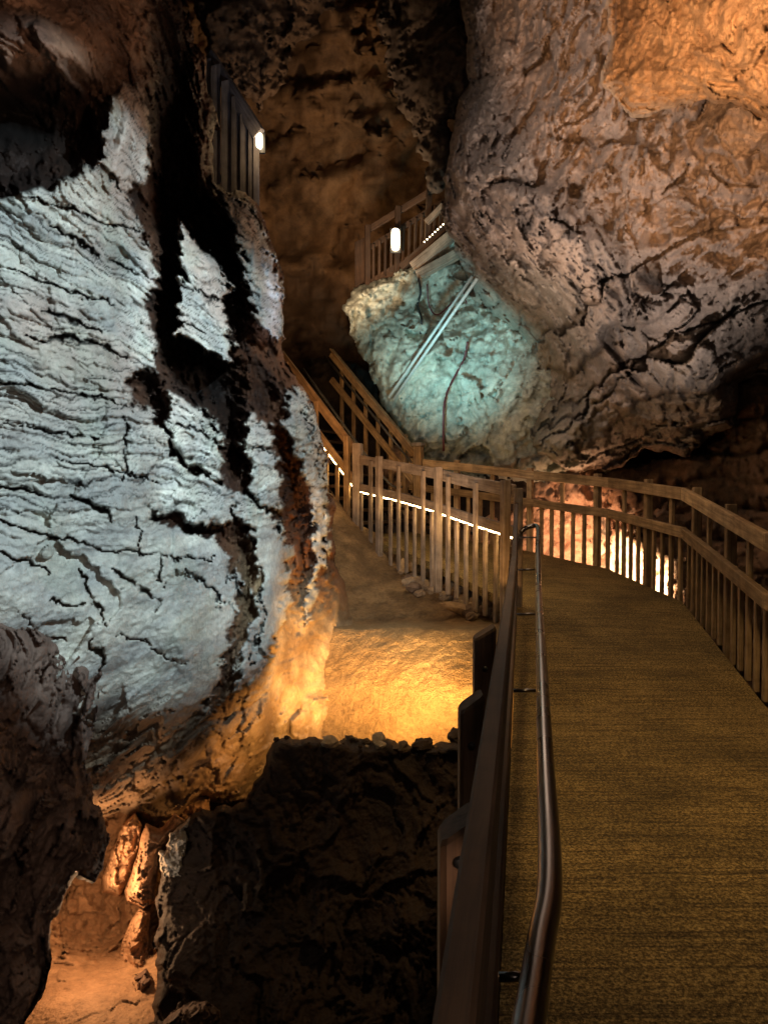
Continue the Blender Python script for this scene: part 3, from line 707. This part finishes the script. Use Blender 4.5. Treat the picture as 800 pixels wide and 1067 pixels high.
# ------------------------------------------------------------------ railings
def walk(pts, s):
    for a, b in zip(pts, pts[1:]):
        a = Vector(a); b = Vector(b); L = (Vector((b.x, b.y, 0))-Vector((a.x, a.y, 0))).length
        if s <= L or (b-Vector(pts[-1])).length < 1e-6: return a.lerp(b, min(s/L, 1)), (b-a).normalized()
        s -= L
def plan_len(pts): return sum(math.hypot(b[0]-a[0], b[1]-a[1]) for a, b in zip(pts, pts[1:]))
def railing(label, pts, mat, top=1.3, mid=.85, low=-.18, gap=.235, tall=3, post=6, side=1, led=None, cap=True, group='wooden railings along the walkway', start=0.1, posts_low=-.3, rw=.045, midrail=True, ht=.14):
    root = empty('railing', tuple(pts[0])); tag(root, label, 'railing', group)
    up = Vector((0, 0, 1)); L = plan_len(pts)
    for a, b in zip(pts, pts[1:]):
        a = Vector(a); b = Vector(b); e = (b-a).normalized()*.02; s_ = Vector((e.y, -e.x, 0)).normalized()*side
        member('top_rail', a-e+up*(top-ht/2), b+e+up*(top-ht/2), rw, ht, mat, root)
        if cap: member('top_cap', a-e+up*(top+.016), b+e+up*(top+.016), rw+.055, .03, mat, root)
        if midrail: member('middle_rail', a-e+up*(mid-.06), b+e+up*(mid-.06), rw, .12, mat, root)
        if led:
            th = (b-a).normalized(); dz = .06+.075/max(math.hypot(th.x, th.y), .3)
            o_ = s_*(rw/2)*.3*led
            member('light_strip', a+o_+up*(mid-dz), b+o_+up*(mid-dz), .028, .014, M_led, root, .001)
    s = start; k = 0
    while s < L:
        p, t = walk(pts, s); n = Vector((t.y, -t.x, 0)).normalized()*side
        f = Vector((t.x, t.y, 0)).normalized()
        jl = random.uniform(-.02, .02)
        if k % post == 0:
            c_ = p+n*(rw/2+.047)
            member('post', c_+up*posts_low, c_+up*(top+.04 if not cap else top+.02), .09, .09, mat, root, .008, tuple(f))
        elif tall and k % tall == 0:
            c_ = p+n*(rw/2+.022)
            member('baluster', c_+up*(low+jl), c_+up*(top-.06), .07, .04, mat, root, .004, tuple(n))
        else:
            c_ = p+n*(rw/2+.022)
            member('baluster', c_+up*(low+jl), c_+up*(mid-.125 if led else mid-.03), .06, .038, mat, root, .004, tuple(n))
        s += gap; k += 1
    return root
railing('timber railing on the right curving from the near edge round the far bend', [(2.35, 2.6, -1.65), (2.86, 5.5, -1.65), (3.4, 8.4, -1.32), (3.2, 10.5, -1.18), (2.4, 11.8, -1.06), (1.5, 12.5, -.93), (.47, 13.1, -.80)], M_wood, low=-.05, side=1, gap=.225, post=6, start=.2, cap=False, rw=.06)
railing('grey timber railing with a glowing light strip under its middle rail, left of the bend', [(1.40, 8.02, -1.28), (1.04, 9.0, -1.18), (.68, 9.95, -1.06), (.18, 11.0, -.93), (-.43, 11.8, -.80)], M_wood_grey, low=-.28, side=-1, led=-1, gap=.25, post=7, start=.05, cap=False)
# near left railing
NL = [(-.29, -1.2, -1.65), (-.065+.188*5.5, 5.5, -1.65), (1.42, 7.95, -1.31)]
rt = railing('dark timber railing running along the near left edge of the walkway', NL, M_wood_dark, top=1.13, mid=.72, low=-.2, side=-1, gap=.30, tall=0, post=99, start=.15, ht=.14, rw=.042, cap=False)
for i, d in enumerate((1.44, 2.3, 3.1)):
    x = -.16+.188*d; z = -.63 if d < 3.5 else (-.72 if d < 5.5 else -.7+(d-5.5)*.13)
    x += .035 if i == 0 else 0
    member('post', (x, d, -2.4), (x, d, z+(-.04 if i == 1 else .02)-(.05 if i == 0 else 0)), .075 if i < 2 else .09, .09, M_post, rt, .012, (0, 1, 0), .05)
for d, x, z in ((1.44, .145, -.72), (2.3, .27, -.80), (3.1, .42, -.76)):
    tube('bolt', [(x-.0, d-.052, z), (x, d-.040, z)], .012, M_black, rt, 8, 1)
member('end_post', (1.45, 8.0, -1.9), (1.45, 8.0, -.02), .10, .10, M_wood_grey, rt, .01, (.187, .98, 0))

# steel handrail on the near left railing
def hr(d): 
    base = -1.65 if d < 5.5 else -1.65+(d-5.5)*.14
    return Vector((.035+.203*d, d, base+.90))
hand = empty('handrail', tuple(hr(1.4))); tag(hand, 'round steel handrail bracketed to the near left timber railing', 'handrail')
tube('rail', [(.02, .2, -.74), (.115, .7, -.745), (.245, 1.15, -.75), hr(1.4), hr(2), hr(3), hr(4.2), hr(5.3), hr(5.8), hr(6.8), hr(7.8), hr(7.8)+Vector((-.10, .1, -.02)), hr(7.8)+Vector((-.16, .08, -.06))], .0235, M_steel, hand, 18, 8)
for d in (1.18, 2.87, 4.6, 6.2, 7.5):
    q = hr(d); 
    if d < 1.3: q.x = .255
    fx = -.065+.188*d+.03
    tube('bracket', [(fx, d, q.z-.05), (q.x, d, q.z-.05), (q.x, d, q.z-.01)], .008, M_steel, hand, 8, 1)

# ------------------------------------------------------------------ staircase up to the left
SLa, SLb = Vector((-.42, 11.9, -.74)), Vector((-1.74, 12.6, .98))
SRa, SRb = Vector((.52, 13.05, -.80)), Vector((-1.0, 14.3, 1.15))
st = empty('staircase', tuple(SLa)); tag(st, 'wooden staircase climbing left between two railings', 'staircase')
nst = 9
for k in range(nst):
    t = (k+.5)/nst
    a = SLa.lerp(SLb, t); b = SRa.lerp(SRb, t); a.z = b.z = lerp(-.8, 1.0, (k+1)/nst)
    member('tread', a, b, .30, .045, M_wood_dark, st, .006)
member('stringer', SLa+Vector((0, 0, -.12)), SLb+Vector((0, 0, -.12)), .05, .26, M_wood_dark, st)
member('stringer', SRa+Vector((0, 0, -.12)), SRb+Vector((0, 0, -.12)), .05, .26, M_wood_dark, st)
railing('left staircase railing lit orange with a glowing strip beside the pale wall', [SLa, SLb], M_wood, top=1.32, mid=.80, low=-.25, side=-1, led=-1, gap=.2, tall=3, post=40, start=.16, cap=False, group='wooden railings of the staircase')
railing('right staircase railing with doubled rails and a square end post', [SRa, SRb], M_wood, top=1.45, mid=.95, low=0, side=1, gap=.3, tall=1, post=40, start=.25, group='wooden railings of the staircase')
nw = empty('newel_post', tuple(SLa)); tag(nw, 'thick grey newel post at the foot of the left stair railing', 'post')
member('shaft', SLa+Vector((.0, -.1, -.3)), SLa+Vector((0, -.1, 1.42)), .14, .14, M_wood_grey, nw, .015, (.4, .9, 0))
nw = empty('newel_post', tuple(SRa)); tag(nw, 'square capped newel post at the foot of the right stair railing', 'post')
member('shaft', SRa+Vector((.08, -.08, -.3)), SRa+Vector((.08, -.08, 1.50)), .15, .15, M_wood, nw, .015, (.4, .9, 0))
member('cap', SRa+Vector((.08, -.08, 1.50)), SRa+Vector((.08, -.08, 1.56)), .2, .2, M_wood_grey, nw, .015, (.4, .9, 0))
sh = empty('stair_handrail', tuple(SLb)); tag(sh, 'thin dark metal handrail along the right side of the staircase', 'handrail')
tube('rail', [SLa.lerp(SRa, .45)+Vector((.3, 0, .75)), SLa.lerp(SRa, .4)+Vector((0, 0, .95)), SLb.lerp(SRb, .4)+Vector((0, 0, 1.05))], .02, M_darkrail, sh, 10, 4)
tube('rail', [SRa.lerp(SLa, .15)+Vector((.1, 0, 1.2)), SRb.lerp(SLb, .15)+Vector((0, 0, 1.32))], .02, M_darkrail, sh, 10, 1)

# ------------------------------------------------------------------ upper platform with railing (centre top)
up_ = empty('upper_platform', tuple(at(375, 300, 14.6))); tag(up_, 'timber landing with railing perched above the turquoise rock', 'platform')
A0, A1 = at(383, 300, 14.6), at(470, 246, 14.0)
T0, T1 = at(383, 240, 14.6), at(474, 184, 14.0)
member('top_rail', T0, T1, .06, .12, M_wood_dark, up_)
M0, M1 = T0.lerp(A0, .32), T1.lerp(A1, .32)
member('middle_rail', M0, M1, .05, .10, M_wood_dark, up_)
member('floor_beam', A0, A1, .08, .22, M_wood_dark, up_)
for k in range(15):
    t = k/14.
    if k % 5 == 0: member('post', A0.lerp(A1, t)+Vector((0, -.06, -.1)), T0.lerp(T1, t)+Vector((0, -.06, .08)), .10, .10, M_wood_dark, up_)
    else: member('baluster', A0.lerp(A1, t)+Vector((0, -.05, 0)), M0.lerp(M1, t)+Vector((0, -.05, 0)), .05, .04, M_wood_dark, up_)
for k in range(6):
    t = k/5.; q = at(371+10*t, 305-5*t, 14.9); member('baluster', q, q+Vector((0, 0, 1.0)), .05, .04, M_wood_dark, up_)
b = at(435, 287, 13.8); e = at(482, 262, 13.4)
member('support_beam', b, e, .14, .16, M_wood_grey, up_)
member('support_beam', at(430, 279, 13.9), at(474, 243, 13.6), .12, .2, M_wood_grey, up_)
member('support_beam', at(418, 279, 14.1), at(470, 232, 13.8), .1, .12, M_wood_dark, up_)
member('brace', at(444, 232, 13.9), at(462, 214, 13.8), .1, .1, M_wood_grey, up_)
# string of tiny lights on the landing edge
sl = empty('string_lights', tuple(at(440, 235, 13.7))); tag(sl, 'row of tiny white lights along the edge of the upper landing', 'lights')
for k in range(8):
    q = at(442+2.8*k, 252-2.6*k, 13.5); boxes('bulb', [(q, (.022, .02, .014), 0)], M_lamp, sl)

def lamp(label, pos, w, h, rz):
    r = empty('wall_lamp', tuple(pos)); tag(r, label, 'lamp', 'glowing wall lamps')
    boxes('bracket', [(Vector(pos)+Vector((0, .05, 0)), (w+.05, .04, h+.06), rz)], M_black, r)
    # rounded glass body
    V = []; Q = []; n = 12
    for k, (t, s) in enumerate([(-.5, .6), (-.42, .95), (-.2, 1), (.2, 1), (.42, .95), (.5, .6)]):
        for i in range(n):
            a = 2*math.pi*i/n; V.append(Vector(pos)+Vector((math.cos(a)*w/2*s, math.sin(a)*.05*s-.02, t*h)))
    for k in range(5):
        for i in range(n): Q.append((k*n+i, k*n+(i+1) % n, (k+1)*n+(i+1) % n, (k+1)*n+i))
    mesh_obj('glass', V, [np.array(Q), np.array([list(range(n))[::-1], [5*n+i for i in range(n)]])], M_lamp, r)
    return r
lamp('glowing white lamp on the railing of the upper landing', at(412, 250, 14.1), .15, .40, 0)
lamp('small glowing lamp at the edge of the grey plank fence', at(270.5, 147, 9.4), .075, .2, 0)

# ------------------------------------------------------------------ plank fence top left
pf = empty('plank_fence', tuple(at(240, 200, 9.6))); tag(pf, 'tall fence of old blue grey planks high above the left wall', 'fence')
for k, (px, yt, yb, w) in enumerate([(205, 66, 130, .09), (215, 62, 204, .13), (225, 68, 208, .12), (236, 84, 202, .13), (246, 100, 206, .12), (255, 118, 212, .11), (263, 134, 214, .10)]):
    d = 9.7-.05*k
    member('plank', at(px, yb+6, d), at(px+random.uniform(-.6, .6), yt, d), w, .03, M_wood_blue, pf, .004, (0, 1, 0), .03)
member('top_rail', at(218, 58, 9.75), at(270, 140, 9.35), .08, .16, M_wood_blue, pf)
member('end_post', at(267, 215, 9.4), at(267, 128, 9.4), .08, .08, M_wood_blue, pf)
member('bottom_rail', at(208, 180, 9.8), at(266, 196, 9.45), .05, .09, M_wood_blue, pf)

# ------------------------------------------------------------------ pipes and cables on the turquoise rock
def on_rock(pts, off=.06):
    r = []
    for (px, py) in pts:
        p = hit(px, py, ('cave_wall',)); r.append(p*(1-off/p.length) if p is not None and p.length < 17 else at(px, py, 13.3))
    return r
def straight(pts, off=.05):
    a, b = pts; n = 14; P = []
    for k in range(n+1):
        px = lerp(a[0], b[0], k/n); py = lerp(a[1], b[1], k/n); h = hit(px, py, ('cave_wall',)); P.append((px, py, h.y if h is not None and h.y < 17 else 13.3))
    m = min(d-lerp(P[0][2], P[-1][2], k/n) for k, (_, _, d) in enumerate(P))
    m = max(m, -.8)
    return [at(P[0][0], P[0][1], P[0][2]+m-off), at(P[-1][0], P[-1][1], P[-1][2]+m-off)]
q = [(492, 288), (405, 414)]
tag(tube('pipe', straight(q), .028, M_pipe, None, 10), 'pale pipe running diagonally down the turquoise rock, upper of the pair', 'pipe', 'pipes on the turquoise rock')
tag(tube('pipe', straight([(x+5, y+2) for x, y in q]), .028, M_pipe, None, 10), 'pale pipe running diagonally down the turquoise rock, lower of the pair', 'pipe', 'pipes on the turquoise rock')
tag(tube('cable', on_rock([(487, 356), (484, 372), (476, 388), (466, 408), (462, 430), (462, 470)], .22), .02, M_cable, None, 8), 'dark red cable hanging down the turquoise rock', 'cable')
tag(tube('cable', on_rock([(436, 290), (438, 305), (435, 318), (439, 332), (438, 348)], .15), .022, M_wire, None, 8), 'short black cable dangling below the upper landing', 'cable')
tag(tube('cable', on_rock([(445, 296), (447, 318), (456, 328), (474, 312), (482, 304), (486, 316)], .15), .014, M_cable, None, 8), 'looped reddish cable under the upper landing', 'cable')

# ------------------------------------------------------------------ cave lamps, plus unseen spots and fills added for brightness
def spot(name, loc, target, power, col, size=60, blend=.5, rad=.08):
    l = bpy.data.lights.new(name, 'SPOT'); l.energy = power; l.color = col; l.spot_size = math.radians(size); l.spot_blend = blend; l.shadow_soft_size = rad
    o = bpy.data.objects.new(name, l); C.objects.link(o); o.location = loc
    o.rotation_euler = (Vector(target)-Vector(loc)).to_track_quat('-Z', 'Y').to_euler(); return o
def point(name, loc, power, col, rad=.08):
    l = bpy.data.lights.new(name, 'POINT'); l.energy = power; l.color = col; l.shadow_soft_size = rad
    o = bpy.data.objects.new(name, l); C.objects.link(o); o.location = loc; return o
COOL = (.72, .92, 1.0); WARM = (1, .62, .28); GOLD = (1, .50, .15); ORANGE = (1, .42, .16)
spot('cool_spot', (1.9, 1.6, 2.3), at(95, 405, 4.8), 1150, COOL, 45, .25, .04)
spot('cool_spot', (1.0, 3.6, 2.9), at(255, 480, 7.0), 600, COOL, 54, .5, .04)
spot('cyan_spot', at(300, 500, 10.0)+Vector((1.6, 0, .6)), at(470, 350, 13.3), 680, (.36, .90, 1.0), 60, 1, .15)
for px, pw in ((388, 150), (424, 125), (462, 80), (498, 38)):
    spot('path_lamp', at(px, 786, 5.72), at(px+4, 660, 8.4), pw*1.45, GOLD, 84, 1, .05)
spot('path_lamp', at(380, 784, 5.9), at(335, 660, 7.6), 260, GOLD, 80, 1, .05)
spot('path_lamp', at(335, 790, 5.8), at(268, 780, 6.5), 70, GOLD, 90, .8, .05)
spot('slope_lamp', at(440, 700, 6.0), at(430, 600, 9.6), 230, (1, .62, .28), 60, 1, .2)
point('nook_lamp', at(95, 930, 5.6), 46, (1, .57, .28), .1)
point('crumble_lamp', at(156, 925, 5.0), 1.6, (1, .82, .64), .03)
spot('rail_lamp', at(672, 592, 11.6), at(675, 600, 12.6), 800, (1, .74, .46), 125, .8, .1)
spot('rail_lamp', at(590, 575, 11.9), at(600, 560, 13), 240, (1, .5, .26), 120, .8, .1)
spot('roof_spot', (.6, 2.4, .9), at(770, 30, 4.9), 1700, (1, .50, .21), 50, .35, .04)
spot('boulder_spot', (2.2, 6.0, -.8), at(570, 120, 8.8), 560, (1, .84, .73), 78, .9, .05)
spot('boulder_spot', (-.2, 6.0, 3.6), at(610, 150, 8.2), 250, (1, .84, .74), 90, .9, .05)  # added unseen, rakes the facets for contrast
spot('shelf_spot', (1.6, 7.0, 1.2), at(760, 455, 9.0), 80, (1, .68, .42), 60, 1, .1)
spot('under_spot', at(600, 540, 11.3), at(600, 462, 11.2), 60, (1, .55, .3), 80, 1, .1)
spot('deck_spot', (2.2, 6.6, 2.2), (2.3, 8.2, -1.3), 60, (1, .70, .36), 80, 1, .2)
spot('deck_spot', (1.2, 3.2, 3.0), (1.7, 4.4, -1.65), 400, (1, .66, .28), 72, 1, .2)
spot('fence_spot', at(300, 560, 6.0), at(450, 520, 10.5), 190, (.95, .90, .84), 46, .8, .2)
point('stair_lamp', at(330, 398, 11.2), 30, (1, .48, .2), .1)
point('back_lamp', at(405, 235, 15.6), 24, WARM, .1)
point('back_lamp', at(276, 147, 9.1), 9, WARM, .05)
spot('back_spot', at(340, 330, 12), at(350, 150, 17), 800, (1, .66, .4), 90, .8, .2)
spot('plank_spot', at(330, 420, 7), at(236, 130, 9.6), 170, (.6, .75, 1), 30, .8, .2)
spot('left_top_spot', (.2, 2.2, 1.0), at(60, 30, 4.4), 150, (1, .62, .4), 40, .9, .1)
spot('left_low_fill', (.1, 1.2, -.6), at(30, 830, 3.5), 42, (1, .68, .5), 60, 1, .2)  # soft fill added to lift the dark mass, no fixture there
point('fill', (.6, -.5, 1.2), 62, (1, .78, .62), .8)  # unseen soft light added near the eye to raise the ambient
point('fill', (1.5, 9.0, 2.2), 90, (1, .7, .5), .8)

w = bpy.data.worlds.new('World'); sc.world = w; w.use_nodes = True
w.node_tree.nodes['Background'].inputs[0].default_value = (.9, .75, .6, 1); w.node_tree.nodes['Background'].inputs[1].default_value = .02

cam = bpy.data.cameras.new('Camera'); co = bpy.data.objects.new('Camera', cam); C.objects.link(co)
cam.sensor_fit = 'VERTICAL'; cam.sensor_height = 36; cam.lens = 26; cam.clip_end = 200; cam.clip_start = .05
co.location = (0, 0, 0); co.rotation_euler = (math.pi/2+PITCH, 0, 0); sc.camera = co
sc.view_settings.view_transform = 'Standard'; sc.view_settings.look = 'None'; sc.view_settings.exposure = 0
sc.render.engine = 'CYCLES'; sc.cycles.use_denoising = True; sc.cycles.max_bounces = 5; sc.cycles.use_light_tree = True
sc.cycles.sample_clamp_indirect = 4
